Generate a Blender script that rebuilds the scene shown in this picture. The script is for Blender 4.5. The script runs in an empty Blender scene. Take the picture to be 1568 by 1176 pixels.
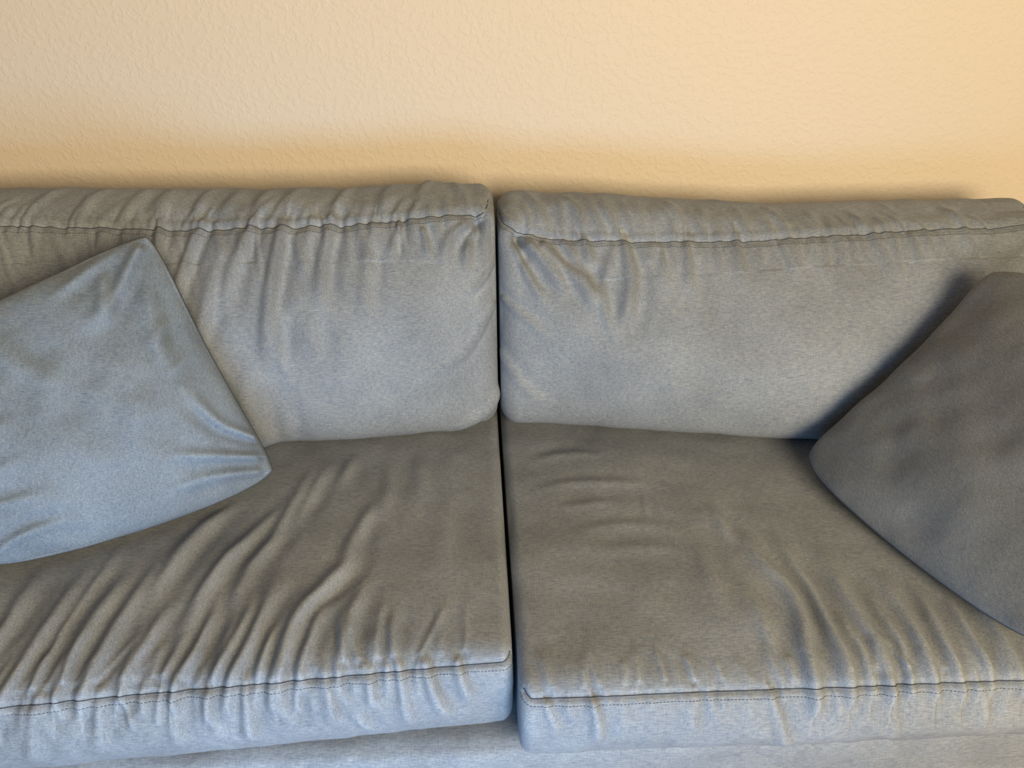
import bpy, math
import numpy as np
from mathutils import Vector, Matrix
sc=bpy.context.scene
sc.view_settings.view_transform='Standard'
AMP=1.4; PAMP=1.3

# ---------------------------------------------------------------- helpers
_tiles={}
def vnoise(a,b,scale,seed=0):
    if seed not in _tiles: _tiles[seed]=np.random.RandomState(seed+100).uniform(-1,1,(64,64))
    T=_tiles[seed]
    a=np.asarray(a)/scale+1000; b=np.asarray(b)/scale+1000
    ia=np.floor(a).astype(int); ib=np.floor(b).astype(int)
    fa=a-ia; fb=b-ib
    fa=fa*fa*fa*(fa*(fa*6-15)+10); fb=fb*fb*fb*(fb*(fb*6-15)+10)
    g=lambda i,j:T[i%64,j%64]
    return (g(ia,ib)*(1-fa)+g(ia+1,ib)*fa)*(1-fb)+(g(ia,ib+1)*(1-fa)+g(ia+1,ib+1)*fa)*fb
def sstep(t): t=np.clip(t,0,1); return t*t*(3-2*t)

def F(s,amp=.006,w=.010,mode='m',skew=1):
    """fold: 'x,y x,y ...' in cm"""
    pts=[tuple(float(c)/100 for c in q.split(',')) for q in s.split()]
    return dict(p=np.array(pts),a=amp*AMP,w=w,m=mode,k=skew)

def smoothpath(p):
    if len(p)<3: return p
    for _ in range(2):
        q=[p[0]]
        for i in range(len(p)-1):
            q.append(p[i]*.75+p[i+1]*.25); q.append(p[i]*.25+p[i+1]*.75)
        q.append(p[-1]); p=np.array(q)
    return p
def foldfield(a,b,folds,warp=.006,seed=3):
    a=a+warp*vnoise(a,b,.11,seed)+warp*.15*vnoise(a,b,.03,seed+1)
    b=b+warp*vnoise(a,b,.11,seed+2)
    H=np.zeros_like(a)
    for f in folds:
        p=smoothpath(f['p']); w=f['w']; R=w*4.5
        lo=p.min(0)-R; hi=p.max(0)+R
        idx=np.nonzero((a>lo[0])&(a<hi[0])&(b>lo[1])&(b<hi[1]))[0]
        if len(idx)==0: continue
        A=a[idx];B=b[idx]
        L=np.linalg.norm(np.diff(p,axis=0),axis=1); tot=L.sum(); acc=0
        best=np.full(len(A),1e9); sd=np.zeros(len(A)); tt=np.zeros(len(A))
        for i in range(len(L)):
            if L[i]<1e-6: continue
            d=(p[i+1]-p[i])/L[i]
            ra=A-p[i,0]; rb=B-p[i,1]
            t=np.clip(ra*d[0]+rb*d[1],0,L[i])
            ca=ra-t*d[0]; cb=rb-t*d[1]
            dist=np.hypot(ca,cb)
            s=np.sign(d[0]*cb-d[1]*ca)
            m=dist<best
            best[m]=dist[m]; sd[m]=(dist*s)[m]; tt[m]=((acc+t)/tot)[m]
            acc+=L[i]
        e0=sstep(tt/.45) if f['m'] in('m','e') else 1
        e1=sstep((1-tt)/.45) if f['m'] in('m','s') else 1
        wv=w*(.75+.5*(tt if f['m']=='s' else (1-tt) if f['m']=='e' else .5))
        x=sd*f['k']
        prof=np.exp(-(x/wv)**2)-.5*np.exp(-((x-1.8*wv)/(1.2*wv))**2)
        endfall=np.exp(-np.maximum(0,best-3*w)**2/(w*w))
        H[idx]+=f['a']*prof*e0*e1*endfall
    # soft limiter so crossing folds do not pile up
    return .016*np.tanh(H/.016)

def spline(ctrl,counts):
    n=len(ctrl); out=[]
    for i in range(n):
        p0,p1,p2,p3=[ctrl[(i+k)%n] for k in(-1,0,1,2)]
        d1=max(np.linalg.norm(p1-p0),1e-5)**.5; d2=max(np.linalg.norm(p2-p1),1e-5)**.5; d3=max(np.linalg.norm(p3-p2),1e-5)**.5
        m1=(p1-p0)/d1-(p2-p0)/(d1+d2)+(p2-p1)/d2
        m2=(p2-p1)/d2-(p3-p1)/(d2+d3)+(p3-p2)/d3
        m1*=d2; m2*=d2
        t=np.linspace(0,1,counts[i],endpoint=False)[:,None]
        out.append((2*t**3-3*t**2+1)*p1+(t**3-2*t**2+t)*m1+(-2*t**3+3*t**2)*p2+(t**3-t**2)*m2)
    return np.vstack(out)

def grid_mesh(name,P,wrap_j,mat,parent=None,extra_caps=None):
    I,J=P.shape[:2]
    v=P.reshape(-1,3)
    ii=np.arange(I-1)[:,None]; jj=np.arange(J if wrap_j else J-1)[None,:]
    j2=(jj+1)%J
    q=np.stack([ii*J+jj,ii*J+j2,(ii+1)*J+j2,(ii+1)*J+jj],-1).reshape(-1,4)
    return mesh_from(name,v,q,mat,parent)
def mesh_from(name,v,q,mat,parent=None):
    me=bpy.data.meshes.new(name)
    me.vertices.add(len(v)); me.vertices.foreach_set('co',np.ascontiguousarray(v,dtype=np.float32).ravel())
    me.loops.add(q.size); me.loops.foreach_set('vertex_index',q.astype(np.int32).ravel())
    me.polygons.add(len(q)); me.polygons.foreach_set('loop_start',np.arange(0,q.size,4,dtype=np.int32))
    me.polygons.foreach_set('use_smooth',np.ones(len(q),dtype=bool))
    me.update(calc_edges=True); me.validate()
    me.materials.append(mat)
    o=bpy.data.objects.new(name,me); bpy.context.collection.objects.link(o)
    if parent: o.parent=parent
    return o
def grid_normals(P,wrap):
    du=np.gradient(P,axis=0)
    if wrap: dv=(np.roll(P,-1,1)-np.roll(P,1,1))/2
    else: dv=np.gradient(P,axis=1)
    n=np.cross(dv,du); n/=np.linalg.norm(n,axis=2,keepdims=True)+1e-12
    return n

def cushion(name,x0,x1,ctrlfn,counts,dispfn,mat,parent,r=.03,dx=.0026,capbulge=.0):
    xs_mid=np.arange(x0+r,x1-r,dx)
    nph=12
    ph=np.linspace(0,math.pi/2,nph+1)[1:]
    caps=[(x0+r-r*math.sin(a),r*(1-math.cos(a))) for a in ph][::-1]
    capsr=[(x1-r+r*math.sin(a),r*(1-math.cos(a))) for a in ph]
    cols=[(x,i,1.) for x,i in caps]+[(x,0.,1.) for x in xs_mid]+[(x,i,1.) for x,i in capsr]
    inner=[.9,.75,.5,.2,.0]
    cols=[(x0,r,s) for s in inner[::-1]]+cols+[(x1,r,s) for s in inner]
    P=[]
    for x,ins,s in cols:
        L=spline(np.array(ctrlfn(x)),counts)
        c=(L.max(0)+L.min(0))/2; h=(L.max(0)-L.min(0))/2
        L=c+(L-c)*(1-ins/h)*s
        P.append(np.column_stack([np.full(len(L),x),L]))
    P=np.array(P)
    N=grid_normals(P,True)
    cen=P.mean((0,1)); 
    if ((P-cen)*N).sum()<0: N=-N
    body=np.array([s==1. for _,_,s in cols])
    H=np.zeros(P.shape[:2])
    sel=P[body].reshape(-1,3); ns=N[body].reshape(-1,3)
    H[body]=dispfn(sel,ns).reshape(body.sum(),-1)
    Pd=P+N*H[...,None]
    o=grid_mesh(name,Pd,True,mat,parent)
    return o,P[body],Pd[body],N[body]

def trace(P,Pd,N,g,sel,lift=.0008):
    G=g(P); S=sel(P,N); out=[]
    for i in range(P.shape[0]):
        a=G[i];b=np.roll(a,-1); m=(a*b<=0)&S[i]&(a!=b)
        k=np.nonzero(m)[0]
        if len(k)==0: continue
        k=k[0];k2=(k+1)%P.shape[1]; t=a[k]/(a[k]-a[k2])
        out.append(Pd[i,k]*(1-t)+Pd[i,k2]*t+N[i,k]*lift)
    return np.array(out)
def tube(name,lines,rad,mat,parent):
    c=bpy.data.curves.new(name,'CURVE'); c.dimensions='3D'; c.bevel_depth=rad; c.bevel_resolution=1
    for L in lines:
        if len(L)<2: continue
        s=c.splines.new('POLY'); s.points.add(len(L)-1)
        s.points.foreach_set('co',np.column_stack([L,np.ones(len(L))]).astype(np.float32).ravel())
    c.materials.append(mat)
    o=bpy.data.objects.new(name,c); bpy.context.collection.objects.link(o)
    if parent: o.parent=parent
    return o
def dashes(L,on=.0035,off=.002):
    d=np.r_[0,np.cumsum(np.linalg.norm(np.diff(L,axis=0),axis=1))]
    out=[];t=0
    while t+on<d[-1]:
        ts=np.linspace(t,t+on,3)
        out.append(np.column_stack([np.interp(ts,d,L[:,k]) for k in range(3)])); t+=on+off
    return out

# ---------------------------------------------------------------- materials
def denim(name,base):
    m=bpy.data.materials.new(name); m.use_nodes=True; nt=m.node_tree; N=nt.nodes; Lk=nt.links
    b=N['Principled BSDF']; b.inputs['Roughness'].default_value=.70
    b.inputs['Specular IOR Level'].default_value=.28
    b.inputs['Sheen Weight'].default_value=.05; b.inputs['Sheen Roughness'].default_value=.5
    tc=N.new('ShaderNodeTexCoord')
    def noise(scale,mp=(1,1,1),detail=2):
        mpn=N.new('ShaderNodeMapping'); mpn.inputs['Scale'].default_value=mp
        n=N.new('ShaderNodeTexNoise'); n.inputs['Scale'].default_value=scale; n.inputs['Detail'].default_value=detail
        Lk.new(tc.outputs['Object'],mpn.inputs[0]); Lk.new(mpn.outputs[0],n.inputs[0]); return n.outputs[0]
    slub=noise(600,(.14,1,1),2); grain=noise(1300,(1,1,1),2); cloud=noise(8,(1,1,1),5); warp=noise(700,(1,.15,.15),1)
    def math_(op,a,bv):
        n=N.new('ShaderNodeMath'); n.operation=op
        for k,v in enumerate((a,bv)):
            if hasattr(v,'node'): Lk.new(v,n.inputs[k])
            else: n.inputs[k].default_value=v
        return n.outputs[0]
    t=math_('ADD',math_('MULTIPLY',slub,.6),math_('ADD',math_('MULTIPLY',grain,.3),math_('MULTIPLY',warp,.3)))
    cr=N.new('ShaderNodeValToRGB'); Lk.new(t,cr.inputs[0])
    e=cr.color_ramp.elements; e[0].position=.40; e[1].position=.80
    lo=[c*f for c,f in zip(base,(.56,.64,.76))]; hi=[min(1,c*f) for c,f in zip(base,(1.40,1.36,1.27))]
    e[0].color=(*lo,1); e[1].color=(*hi,1)
    hsv=N.new('ShaderNodeHueSaturation'); Lk.new(cr.outputs[0],hsv.inputs['Color'])
    mr=N.new('ShaderNodeMapRange'); Lk.new(cloud,mr.inputs[0]); mr.inputs[1].default_value=.3; mr.inputs[2].default_value=.7; mr.inputs[3].default_value=.88; mr.inputs[4].default_value=1.12
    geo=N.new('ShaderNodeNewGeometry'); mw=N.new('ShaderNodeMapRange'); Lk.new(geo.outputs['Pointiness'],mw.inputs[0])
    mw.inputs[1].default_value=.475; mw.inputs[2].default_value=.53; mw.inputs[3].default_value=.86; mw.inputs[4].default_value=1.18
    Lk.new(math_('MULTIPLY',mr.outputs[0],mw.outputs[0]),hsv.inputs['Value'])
    Lk.new(hsv.outputs[0],b.inputs['Base Color'])
    bp=N.new('ShaderNodeBump'); bp.inputs['Strength'].default_value=.3; bp.inputs['Distance'].default_value=.0005
    Lk.new(t,bp.inputs['Height']); Lk.new(bp.outputs[0],b.inputs['Normal'])
    return m
def plain(name,col,rough=.8):
    m=bpy.data.materials.new(name); m.use_nodes=True; b=m.node_tree.nodes['Principled BSDF']
    b.inputs['Base Color'].default_value=(*col,1); b.inputs['Roughness'].default_value=rough
    n=m.node_tree.nodes.new('ShaderNodeTexNoise'); n.inputs['Scale'].default_value=300
    bp=m.node_tree.nodes.new('ShaderNodeBump'); bp.inputs['Strength'].default_value=.1; bp.inputs['Distance'].default_value=.001
    m.node_tree.links.new(n.outputs[0],bp.inputs['Height']); m.node_tree.links.new(bp.outputs[0],b.inputs['Normal'])
    return m
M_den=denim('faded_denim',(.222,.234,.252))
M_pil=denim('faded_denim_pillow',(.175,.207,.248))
M_pil2=denim('shaded_denim_pillow',(.146,.149,.152))  # right pillow's shade put into a darker, greyer base of the denim
M_thr=plain('navy_thread',(.035,.042,.058))

def wallmat():
    m=bpy.data.materials.new('orange_peel_paint'); m.use_nodes=True; nt=m.node_tree;N=nt.nodes;Lk=nt.links
    b=N['Principled BSDF']; b.inputs['Roughness'].default_value=.55; b.inputs['Specular IOR Level'].default_value=.3
    tc=N.new('ShaderNodeTexCoord')
    n1=N.new('ShaderNodeTexNoise'); n1.inputs['Scale'].default_value=90; n1.inputs['Detail'].default_value=3; n1.inputs['Roughness'].default_value=.5
    n2=N.new('ShaderNodeTexNoise'); n2.inputs['Scale'].default_value=1.2
    Lk.new(tc.outputs['Object'],n1.inputs[0]); Lk.new(tc.outputs['Object'],n2.inputs[0])
    mr=N.new('ShaderNodeMapRange'); mr.interpolation_type='SMOOTHSTEP'; Lk.new(n1.outputs[0],mr.inputs[0]); mr.inputs[1].default_value=.45; mr.inputs[2].default_value=.66
    cr=N.new('ShaderNodeValToRGB'); Lk.new(n2.outputs[0],cr.inputs[0])
    cr.color_ramp.elements[0].position=.3; cr.color_ramp.elements[1].position=.7
    cr.color_ramp.elements[0].color=(.665,.555,.425,1); cr.color_ramp.elements[1].color=(.675,.57,.445,1)
    Lk.new(cr.outputs[0],b.inputs['Base Color'])
    bp=N.new('ShaderNodeBump'); bp.inputs['Strength'].default_value=.4; bp.inputs['Distance'].default_value=.0015
    Lk.new(mr.outputs[0],bp.inputs['Height']); Lk.new(bp.outputs[0],b.inputs['Normal'])
    return m
def floormat():
    m=bpy.data.materials.new('oak_floor'); m.use_nodes=True; nt=m.node_tree;N=nt.nodes;Lk=nt.links
    b=N['Principled BSDF']; b.inputs['Roughness'].default_value=.45
    tc=N.new('ShaderNodeTexCoord'); br=N.new('ShaderNodeTexBrick'); Lk.new(tc.outputs['Object'],br.inputs[0])
    br.inputs['Scale'].default_value=1; br.inputs['Brick Width'].default_value=1.2; br.inputs['Row Height'].default_value=.12; br.inputs['Mortar Size'].default_value=.002
    br.inputs['Color1'].default_value=(.32,.2,.11,1); br.inputs['Color2'].default_value=(.26,.16,.085,1); br.inputs['Mortar'].default_value=(.05,.03,.02,1)
    Lk.new(br.outputs[0],b.inputs['Base Color']); return m

def box(name,lo,hi,mat,parent=None,bev=0):
    lo=np.array(lo);hi=np.array(hi)
    import bmesh
    bm=bmesh.new(); bmesh.ops.create_cube(bm,size=1)
    for v in bm.verts: v.co=Vector([(lo[k]+hi[k])/2+v.co[k]*(hi[k]-lo[k]) for k in range(3)])
    if bev: bmesh.ops.bevel(bm,geom=list(bm.edges),offset=bev,segments=5,profile=.5,affect='EDGES')
    me=bpy.data.meshes.new(name); bm.to_mesh(me); bm.free(); me.materials.append(mat)
    if bev:
        for p in me.polygons: p.use_smooth=True
    o=bpy.data.objects.new(name,me); bpy.context.collection.objects.link(o)
    if parent:o.parent=parent
    return o

# ---------------------------------------------------------------- room
WY=.985
box('wall_back',(-3.5,WY,0),(3.5,WY+.12,2.6),wallmat())
box('floor',(-3.5,-3.6,-.05),(3.5,WY+.12,0),floormat())
box('baseboard_back',(-3.5,WY-.014,0),(3.5,WY,.09),plain('white_trim',(.75,.72,.66),.5),bev=.003)

# ---------------------------------------------------------------- sofa
sofa=bpy.data.objects.new('sofa',None); bpy.context.collection.objects.link(sofa)
sofa.empty_display_size=.3
box('back_frame',(-1.34,.925,.06),(1.38,.972,.80),M_den,sofa,.02)
for k,(a,b_) in enumerate(((-1.35,-1.125),(1.170,1.39))):
    box('arm_%d'%(k+1),(a,-.05,.06),(b_,.93,.60),M_den,sofa,.035)
for k,(x,y) in enumerate(((-1.25,.02),(1.3,.02),(-1.25,.88),(1.3,.88))):
    box('foot_%d'%(k+1),(x-.03,y-.03,0),(x+.03,y+.03,.07),plain('dark_wood',(.05,.03,.02),.4),sofa,.004)

def puckers(seam,x0,x1,step,lmin,lmax,dirn,slant,amp,w,seed):
    r=np.random.RandomState(seed); out=[]; x=x0
    while x<x1:
        l=r.uniform(lmin,lmax); s=slant(x)+r.uniform(-.3,.3); b=seam(x)
        out.append(dict(p=np.array([[x,b],[x+s*l*.5+r.uniform(-.003,.003),b+dirn*l*.5],[x+s*l,b+dirn*l]]),a=amp*PAMP*r.uniform(.5,1.3),w=w*r.uniform(.7,1.4),m='s',k=r.choice([-1,1])))
        x+=step*r.uniform(.5,1.6)
    return out

# ---- seats
def seat(name,x0,x1,fy,top_folds,front_folds,crown,seed,zb):
    def ctrl(x):
        f=fy(x); c=crown*max(0,1-((x-(x0+x1)/2)/((x1-x0)/2))**4)
        ff=.014*(1-((x-(x0+x1)/2)/((x1-x0)/2))**2)
        return [(f+.05,zb-.004),(.5,.306),(.90,.312),(.92,.39),(.90,.462),(.62,.470+c),(.35,.476+c),(f+.10,.478+c*.6),(f+.024,.474),(f+.001,.453),(f-.008-ff,.39),(f+.010,zb+.014)]
    counts=[16,14,8,8,40,110,110,36,16,34,34,12]
    seamz=.465
    def disp(P,N):
        x,y,z=P.T
        wt=sstep(N[:,2]*1.6); wf=sstep(-N[:,1]*1.6)*sstep((z-zb)/.04)
        H=wt*foldfield(x,y,top_folds,.008,seed=seed)+wf*foldfield(x,z,front_folds,.004,seed=seed+5)
        H+=wt*(.0035*vnoise(x,y,.12,seed+9)+.0010*vnoise(x,y,.045,seed+10))+wf*(.003*vnoise(x,z,.07,seed+11)+.0012*vnoise(x,z,.025,seed+12))
        H-=.0035*np.exp(-((z-seamz)/.004)**2)*(y<fy(0)+.12)*np.where(N[:,1]<-.2,1,0)
        return H
    o,P,Pd,N=cushion(name,x0,x1,ctrl,counts,disp,M_den,sofa,r=.020)
    fr=lambda P,N:(N[...,1]<-.05)&(P[...,1]<.2)
    tr=trace(P,Pd,N,lambda Q:Q[...,2]-seamz,fr,.0001)
    tube(name+'_seam',[tr],.0008,M_thr,sofa)
    tr=trace(P,Pd,N,lambda Q:Q[...,2]-(seamz-.009),fr,.0000)
    tube(name+'_topstitch',dashes(tr),.0005,M_thr,sofa)
    return P,Pd,N
LS=[F('-50,44 -56,33 -59,22 -61,8',.009,.015),F('-41,44 -47,30 -51,17 -54,2',.009,.014),F('-46,34 -51,20 -54,10',.005,.010),F('-38,54 -41,38 -44,22 -47,10',.007,.014),F('-35,54 -38,40 -40,28',.005,.013),
F('-27,33 -28,25 -32,19 -35,9 -36,1',.011,.013,'e'),F('-24,42 -27,30 -31,22',.006,.013),F('-38,24 -41,12 -43,0',.008,.012,'e'),F('-42,20 -44,8 -46,0',.006,.009,'e'),F('-30,18 -32,7 -33,1',.006,.010,'e'),
F('-25,22 -26,11 -27,5 -28,1',.006,.010,'e'),F('-20,16 -19,7 -18,1',.004,.009,'e'),F('-65,26 -67,12 -68,0',.008,.013,'e'),F('-60,30 -63,14 -64,0',.008,.013,'e'),F('-80,28 -81,11 -82,0',.007,.013,'e'),F('-72,28 -74,12 -76,0',.007,.013,'e'),
F('-23,56 -22,42 -24,30',.004,.016),F('-17,56 -16,40',.003,.016),F('-31,56 -32,42',.004,.014),F('-68,32 -71,16 -72,2',.005,.010,'e'),F('-85,24 -87,0',.006,.013,'e'),F('-92,24 -94,0',.006,.013,'e'),
F('-56,18 -58,6 -59,0',.006,.010,'e'),F('-48,22 -49,10 -51,0',.006,.010,'e'),F('-38,12 -39,0',.004,.008,'e'),F('-22,10 -23,1',.003,.008,'e'),F('-12,44 -11,20',.003,.02)]
LF=[F('-41,47 -41,42 -40,36',.007,.010,'s'),F('-23,47 -21,40',.006,.010,'s'),F('-25,42 -22,35',.004,.009),F('-14,47 -13,43 -10,36',.007,.010,'s'),F('-9,47 -7,40',.006,.009,'s'),F('-35,47 -34,38',.005,.010,'s'),F('-51,47 -51,36',.005,.010,'s'),F('-62,47 -63,36',.005,.012,'s'),F('-71,47 -73,35',.005,.012,'s'),F('-29,47 -28,38',.004,.009,'s'),F('-18,47 -17,40 -16,34',.005,.010,'s'),F('-46,46 -45,38',.004,.010,'s'),F('-80,47 -80,36',.005,.012,'s')]
fyl=lambda x:.03+min(0,x)*.055
LS+=puckers(lambda x:fyl(x)+.03,-1.0,-.05,.030,.05,.12,1,lambda x:.15,.0026,.0075,11)
LF+=puckers(lambda x:.466,-1.0,-.05,.024,.03,.09,-1,lambda x:.15,.0028,.007,12)
seat('seat_cushion_left',-1.115,-.003,fyl,LS,LF,.012,21,.300)
RS=[F('2,40 10,43 20,43 34,40',.002,.013),F('8,37 24,37',.0015,.012),F('10,30 22,31 34,28',.0015,.014),F('27,41 26,30',.0010,.006),F('42,32 45,18 46,8 45,-4',.009,.015,'e'),F('48,30 50,14 50,3 50,-4',.007,.012,'e'),
F('55,24 56,10 56,1 56,-4',.008,.014,'e'),F('62,20 63,6 63,-4',.006,.012,'e'),F('67,16 67,4 67,-4',.005,.010,'e'),F('72,14 72,2 72,-4',.005,.010,'e'),F('38,18 40,6 40,-3',.004,.013),F('53,10 53,0 53,-4',.004,.009,'e'),F('38,36 41,24',.004,.014),
F('59,16 60,4 59,-4',.004,.009,'e'),F('77,14 77,-4',.005,.011,'e'),F('83,14 82,-4',.005,.012,'e'),F('34,28 35,8',.003,.016),F('3,50 12,53 24,52',.002,.014),F('90,14 90,-4',.005,.012,'e'),F('12,24 24,25 34,22',.0015,.016)]
fyr=lambda x:-.038-.01*x
RF=[F('11,46 12,38',.005,.009,'s'),F('38,46 42,34',.004,.010,'s'),F('4,46 6,40',.003,.008,'s'),F('56,46 57,36',.003,.011,'s'),F('70,46 71,38',.003,.011,'s'),F('26,46 26,39',.002,.010,'s')]
RS+=puckers(lambda x:fyr(x)+.03,.05,1.0,.035,.03,.08,1,lambda x:-.05,.0018,.007,13)
RF+=puckers(lambda x:.466,.05,1.0,.03,.02,.06,-1,lambda x:.05,.0015,.007,14)
seat('seat_cushion_right',.004,1.16,fyr,RS,RF,.016,41,.314)

# ---- front rail / base
def rail_ctrl(x): return [(.90,.10),(.92,.2),(.90,.292),(.4,.296),(.06,.298),(.012,.296),(-.006,.284),(-.012,.2),(-.008,.11),(.02,.09),(.3,.09)]
def rail_disp(P,N):
    x,y,z=P.T; return .003*vnoise(x,z+y,.09,71)+.0012*vnoise(x,z+y,.03,72)
cushion('front_rail',-1.12,1.165,rail_ctrl,[6,6,10,20,20,10,30,30,10,10,10],rail_disp,M_den,sofa,r=.02,dx=.005)

# ---- back cushions
def backc(name,x0,x1,fb,seamz,topz,front,top,seed,dimples):
    def ctrl(x):
        f=fb(x); s=seamz(x); t=topz(x); xc=(x-(x0+x1)/2)/((x1-x0)/2); e=max(0,1-xc**4); e2=max(0,1-xc*xc)
        k=f-.60
        return [(.90,.50),(.74,.484),(f+.05,.482),(f+.006,.505),(f-.006-.006*e2,.56),(.622+k*.7-.030*e,.67),(.655+k*.4-.034*e,s-.12),(.694+k*.15-.016*e,s-.035),(.713,s),(.765,t-.004),(.84,t),(.898,t-.035),(.915,.80),(.92,.62)]
    counts=[10,10,14,20,44,50,44,16,24,28,20,14,12,10]
    def sfun(Q): 
        sz=np.interp(Q[...,0],SX,SZ); return Q[...,2]-sz
    SX=np.linspace(x0,x1,200); SZ=np.array([seamz(v) for v in SX])
    def disp(P,N):
        x,y,z=P.T
        wf=sstep(-N[:,1]*2); wt=sstep((N[:,2]-.25)*2.2)*(y>.66)
        H=wf*foldfield(x,z,front,.008,seed=seed)+wt*foldfield(x,y,top,.006,seed=seed+5)
        H+=wf*(.006*vnoise(x,z,.15,seed+9)+.0015*vnoise(x,z,.05,seed+10))+wt*(.0025*vnoise(x,y,.06,seed+11)+.0010*vnoise(x,y,.025,seed+12))
        g=z-np.interp(x,SX,SZ)
        H-=.004*np.exp(-(g/.004)**2)*(N[:,1]<-.05)
        H+=.002*np.exp(-((g-.009)/.004)**2)*(N[:,1]<-.05)
        for dx_,dz_,a_,w_ in dimples:
            H-=a_*np.exp(-((x-dx_)**2+(z-dz_)**2)/w_**2)*(N[:,1]<0)
        return H
    o,P,Pd,N=cushion(name,x0,x1,ctrl,counts,disp,M_den,sofa,r=.034)
    fr=lambda P,N:(N[...,1]<-.02)&(P[...,1]<.80)
    tube(name+'_seam',[trace(P,Pd,N,sfun,fr,.0002)],.0009,M_thr,sofa)
    tube(name+'_topstitch',dashes(trace(P,Pd,N,lambda Q:sfun(Q)+.008,fr,.0001)),.0005,M_thr,sofa)
    return P,Pd,N
lin=lambda xs,ys:(lambda x:float(np.interp(x,xs,ys)))
def smooth(fn,h=.04): return lambda x:sum(fn(x+k*h) for k in(-2,-1,0,1,2))/5
LB=[F('-41,92 -43,83 -44,75 -46,66',.012,.013,'s'),F('-32,92 -34,86 -35,78',.010,.012,'s'),F('-39,84 -43,74 -42,64',.006,.012),F('-57,92 -61,84 -66,76',.008,.013,'s'),F('-51,90 -56,80 -60,70',.008,.013),F('-48,74 -50,62 -51,44',.011,.028),F('-30,76 -29,58',.005,.03),
F('-19,92 -21,87',.005,.009,'s'),F('-14,91 -13,86',.005,.009,'s'),F('-3,94 -9,90 -11,84',.008,.010,'s'),F('-3,93 -6,88 -6,82',.007,.009,'s'),F('0,76 -6,69 -14,65',.004,.010,'s'),F('0,85 -3,81 -8,80',.004,.009,'s'),F('0,58 -4,52 -16,47',.006,.014,'s'),F('-37,80 -36,68',.004,.016),
F('-24,92 -26,84 -26,74',.005,.014,'s'),F('-65,92 -70,82',.006,.012,'s'),F('-47,92 -50,86 -54,78',.007,.012,'s'),F('-75,92 -80,82',.006,.013,'s'),F('-58,78 -60,62 -58,48',.006,.022),F('-36,92 -38,83',.004,.010,'s'),F('-44,64 -45,48',.005,.016)]
LT=[F('-90,71 -86,87',.005,.012),F('-82,71 -76,87',.006,.012),F('-68,70 -64,86',.005,.012),F('-48,70 -45,86',.006,.012),F('-43,70 -39,86',.006,.011),F('-33,71 -29,86',.006,.011),F('-15,75 -13,90',.004,.011),F('-60,71 -56,86',.005,.011),F('-54,71 -50,86',.004,.011),F('-24,71 -20,86',.004,.011),F('-73,71 -69,86',.005,.011),F('-5,74 -9,86',.005,.012)]
zl=smooth(lin([-1.1,-.94,-.75,-.54,-.31,-.14,-.04,0],[.93,.93,.925,.918,.918,.932,.945,.95]))
tl=smooth(lin([-1.1,-.8,-.4,-.15,-.05,0],[.965,.960,.952,.958,.962,.955]))
fbl=smooth(lin([-1.1,-.55,-.25,0],[.57,.555,.58,.62]))
LB+=puckers(zl,-1.0,-.04,.030,.04,.12,-1,lambda x:.3 if x<-.3 else .1,.0028,.008,15)
LT+=puckers(lambda x:.715,-1.0,-.04,.028,.04,.12,1,lambda x:.3,.0022,.008,16)
backc('back_cushion_left',-1.11,-.003,fbl,zl,tl,LB,LT,61,[(-.038,.928,.036,.014),(-.048,.90,.010,.014)])
RB=[F('5,89 10,86 15,78',.012,.012,'s'),F('10,88 16,82 23,76',.011,.012,'s'),F('17,88 19,83',.007,.010,'s'),F('25,87 27,79 23,71',.010,.013,'s'),F('38,87 38,78',.006,.013,'s'),F('49,87 49,79',.004,.012,'s'),F('3,88 6,83 11,76',.008,.010,'s'),F('1,78 12,70',.003,.010,'s'),F('1,66 6,58 13,55',.003,.012,'s'),F('21,86 21,77 24,70',.006,.011),
F('14,88 17,84 20,74',.006,.011,'s'),F('32,87 33,79',.003,.012,'s'),F('60,87 60,81',.003,.012,'s'),F('72,87 72,81',.003,.012,'s'),F('110,90 104,84 94,80',.006,.013,'s'),F('40,68 50,66 62,69',.003,.03),F('30,62 46,60',.0025,.03)]
RT=[F('5,84 10,71',.006,.012),F('13,82 18,71',.006,.012),F('21,82 24,71',.005,.012),F('35,82 37,71',.006,.012),F('42,80 43,71',.004,.011),F('56,82 59,71',.005,.012),F('64,80 66,71',.004,.011),F('73,80 76,71',.004,.011),F('82,82 84,71',.004,.011),F('94,80 96,71',.005,.012),F('28,82 30,71',.003,.012),F('49,82 51,71',.004,.012)]
zr=smooth(lin([0,.04,.10,.21,.47,.71,.91,1.05,1.15],[.925,.905,.885,.877,.870,.877,.888,.895,.905]),.025)
tr_=smooth(lin([0,.08,.3,.6,.95,1.06],[.940,.94,.925,.900,.905,.905]))
fbr=smooth(lin([0,.25,.6,1.06],[.62,.58,.52,.52]))
RB+=puckers(zr,.05,1.0,.035,.03,.08,-1,lambda x:.2 if x<.3 else 0,.0020,.008,17)
RT+=puckers(lambda x:.715,.05,1.0,.030,.04,.11,1,lambda x:-.35,.0022,.008,18)
backc('back_cushion_right',.003,1.155,fbr,zr,tr_,RB,RT,81,[(.044,.888,.036,.014),(.052,.86,.010,.014),(1.10,.88,.016,.012)])

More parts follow.
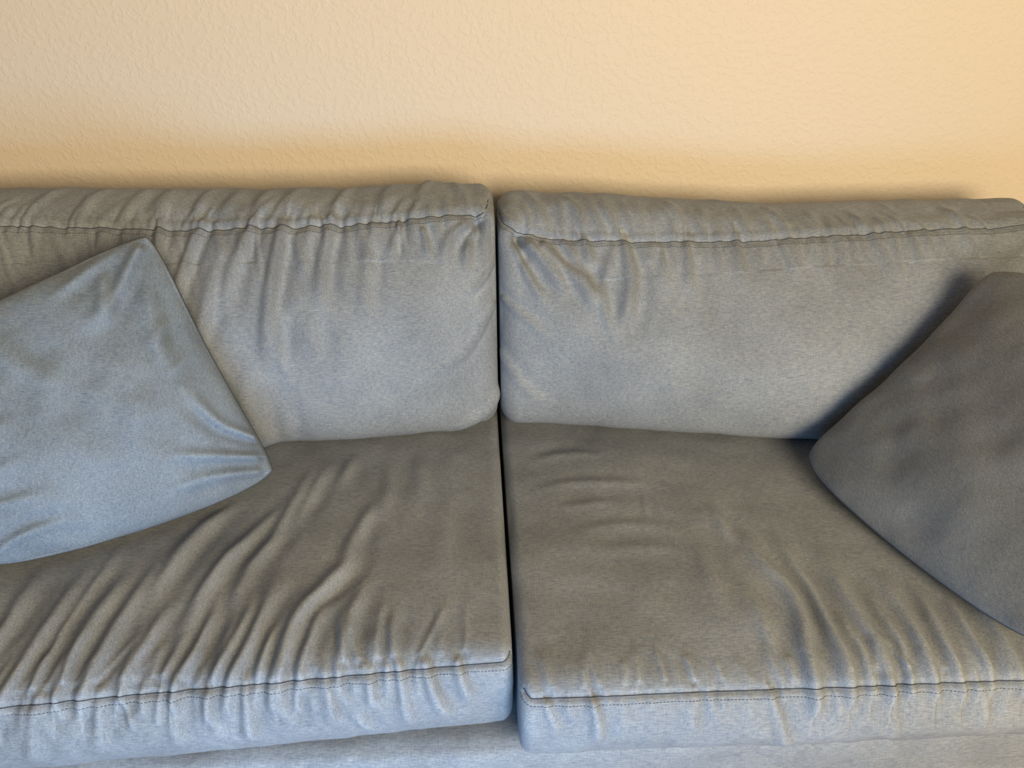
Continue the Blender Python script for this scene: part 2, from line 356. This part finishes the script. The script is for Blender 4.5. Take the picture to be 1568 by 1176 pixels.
# ---------------------------------------------------------------- pillows
def pillow(name,BL,BR,TR,TL,T,folds,seed,cut=.05,bot=.0,topsag=0.,lump=1.,mat=None,rsag=0.,back=.5):
    n=300
    BL,BR,TR,TL=[np.array(q) for q in(BL,BR,TR,TL)]
    lin_=np.linspace(-1,1,n); U,V=np.meshgrid(lin_,lin_,indexing='ij')
    U=np.sin(U*math.pi/2)*.35+U*.65; V=np.sin(V*math.pi/2)*.35+V*.65
    k=1-cut*(U*U*V*V)**3
    Uc=U*k;Vc=V*k
    s=(Uc+1)/2;t=(Vc+1)/2
    Q=((1-s)*(1-t))[...,None]*BL+(s*(1-t))[...,None]*BR+(s*t)[...,None]*TR+((1-s)*t)[...,None]*TL
    eu=(BR+TR-BL-TL)/4; ev=(TL+TR-BL-BR)/4
    nrm=np.cross(eu,ev); nrm/=np.linalg.norm(nrm)
    eun=eu/np.linalg.norm(eu); evn=ev/np.linalg.norm(ev)
    Q=Q-bot*((1-U**2)*np.clip(-V,0,1)**2)[...,None]*evn-topsag*((1-U**2)*np.clip(V,0,1)**2)[...,None]*evn
    Q=Q-rsag*((1-V**2)*np.clip(U,0,1)**2)[...,None]*eun
    th=T*(np.clip(1-U**2,0,1)*np.clip(1-V**2,0,1))**.40*(1-.12*V)
    edge=sstep((1-np.maximum(np.abs(U),np.abs(V)))/.03)
    x=U*.25;y=V*.25
    fields=[]
    for sgn in(1,-1):
        sd=seed+(0 if sgn>0 else 30)
        H=foldfield(x.ravel(),y.ravel(),folds if sgn>0 else [],.008,sd).reshape(x.shape)
        H+=.007*lump*vnoise(x,y,.13,sd+1)+.0018*lump*vnoise(x,y,.05,sd+2)+.0005*vnoise(x,y,.02,sd+4)
        fields.append(H*edge)
    wob=(.003*vnoise(x,y,.05,seed+7)+.006*vnoise(x,y,.12,seed+8))
    Q=Q+nrm*wob[...,None]
    A=Q+nrm*(th+.0015+fields[0])[...,None]
    Bk=Q-nrm*(th*back+.0015+fields[1]*back)[...,None]
    V_=np.vstack([A.reshape(-1,3),Bk.reshape(-1,3)])
    idx=np.arange(n*n).reshape(n,n)
    qa=np.stack([idx[:-1,:-1],idx[1:,:-1],idx[1:,1:],idx[:-1,1:]],-1).reshape(-1,4)
    qb=qa[:,::-1]+n*n
    ring=np.concatenate([idx[:-1,0],idx[-1,:-1],idx[:0:-1,-1],idx[0,:0:-1]])
    r2=np.roll(ring,-1)
    qr=np.stack([ring+n*n,r2+n*n,r2,ring],-1)
    par=mesh_from(name,V_,np.vstack([qa,qb,qr]),mat)
    R=Q.reshape(-1,3)[ring]; R=np.vstack([R,R[:1]])
    tube('edge_seam',[R],.0013,M_thr,par)
    return par
LPf=[F('22,22 14,15 8,10',.009,.013,'s'),F('22,20 18,8 17,-4',.008,.016),F('16,23 13,17 13,10',.007,.012),F('20,24 12,22 4,19',.006,.012),F('22,-20 15,-16 8,-13',.007,.011,'s'),F('24,-16 19,-10 18,-2',.007,.011,'s'),F('21,-23 14,-20 4,-20',.005,.010,'s'),F('8,14 0,4 -6,-4',.006,.022),F('12,6 9,-4 4,-14',.005,.024),F('-5,20 -2,10 2,2',.006,.020),F('-22,-22 -15,-19 -4,-20',.005,.012,'s'),F('-20,-12 -8,-12',.004,.012),F('-12,14 -6,6',.005,.018),F('22,10 16,4',.004,.010),F('-22,2 -14,0 -6,2',.005,.014),F('-22,-4 -14,-6 -8,-5',.004,.012),F('23,2 18,-1 15,0',.003,.009)]
pillow('throw_pillow',(-.880,.220,.520),(-.430,.450,.520),(-.632,.633,.955),(-1.08,.37,.835),.076,LPf,101,cut=.05,bot=.018,topsag=.012,rsag=.012,mat=M_pil,back=.5)
RPf=[F('-20,-22 -14,-16 -6,-13',.004,.014),F('-22,22 -16,14 -10,8',.004,.016,'s'),F('-8,-24 -6,-16 -8,-8',.005,.014,'s'),F('-2,-25 -4,-18 -10,-12',.005,.012,'s'),F('4,-24 4,-17 6,-10',.003,.016,'s'),F('-24,8 -16,8',.003,.014,'s'),F('24,8 16,6 10,7',.004,.014,'s')]
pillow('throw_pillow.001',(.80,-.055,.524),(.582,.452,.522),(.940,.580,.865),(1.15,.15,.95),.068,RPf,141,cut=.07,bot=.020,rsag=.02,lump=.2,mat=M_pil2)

# ---------------------------------------------------------------- lights
w=bpy.data.worlds.new('room_ambient'); sc.world=w; w.use_nodes=True
bg=w.node_tree.nodes['Background']; bg.inputs[0].default_value=(1,.84,.68,1); bg.inputs[1].default_value=.15
def area(name,loc,target,sx,sy,col,e):
    l=bpy.data.lights.new(name,'AREA'); l.shape='RECTANGLE'; l.size=sx; l.size_y=sy; l.color=col; l.energy=e
    o=bpy.data.objects.new(name,l); bpy.context.collection.objects.link(o); o.location=loc
    o.rotation_euler=(Vector(target)-Vector(loc)).to_track_quat('-Z','Y').to_euler(); return o
area('assumed_cool_light_low',(-.30,-.95,.42),(-.6,.2,.44),1.3,.5,(.20,.53,1),18)  # assumed cool light, no window seen: area lamp added low and close in front
area('assumed_warm_light_high',(1.35,-3.0,1.9),(-.1,.9,.9),2.3,1.6,(1,.83,.55),195)  # warm frontal light is assumed too; area lamp added high behind camera, source unseen

# ---------------------------------------------------------------- camera
cam=bpy.data.cameras.new('camera'); cam.sensor_width=36; cam.lens=1178/1568*36
co=bpy.data.objects.new('camera',cam); bpy.context.collection.objects.link(co)
co.location=(-.045,-.727,1.478); co.rotation_euler=(.9948,0,-.0524)
sc.camera=co
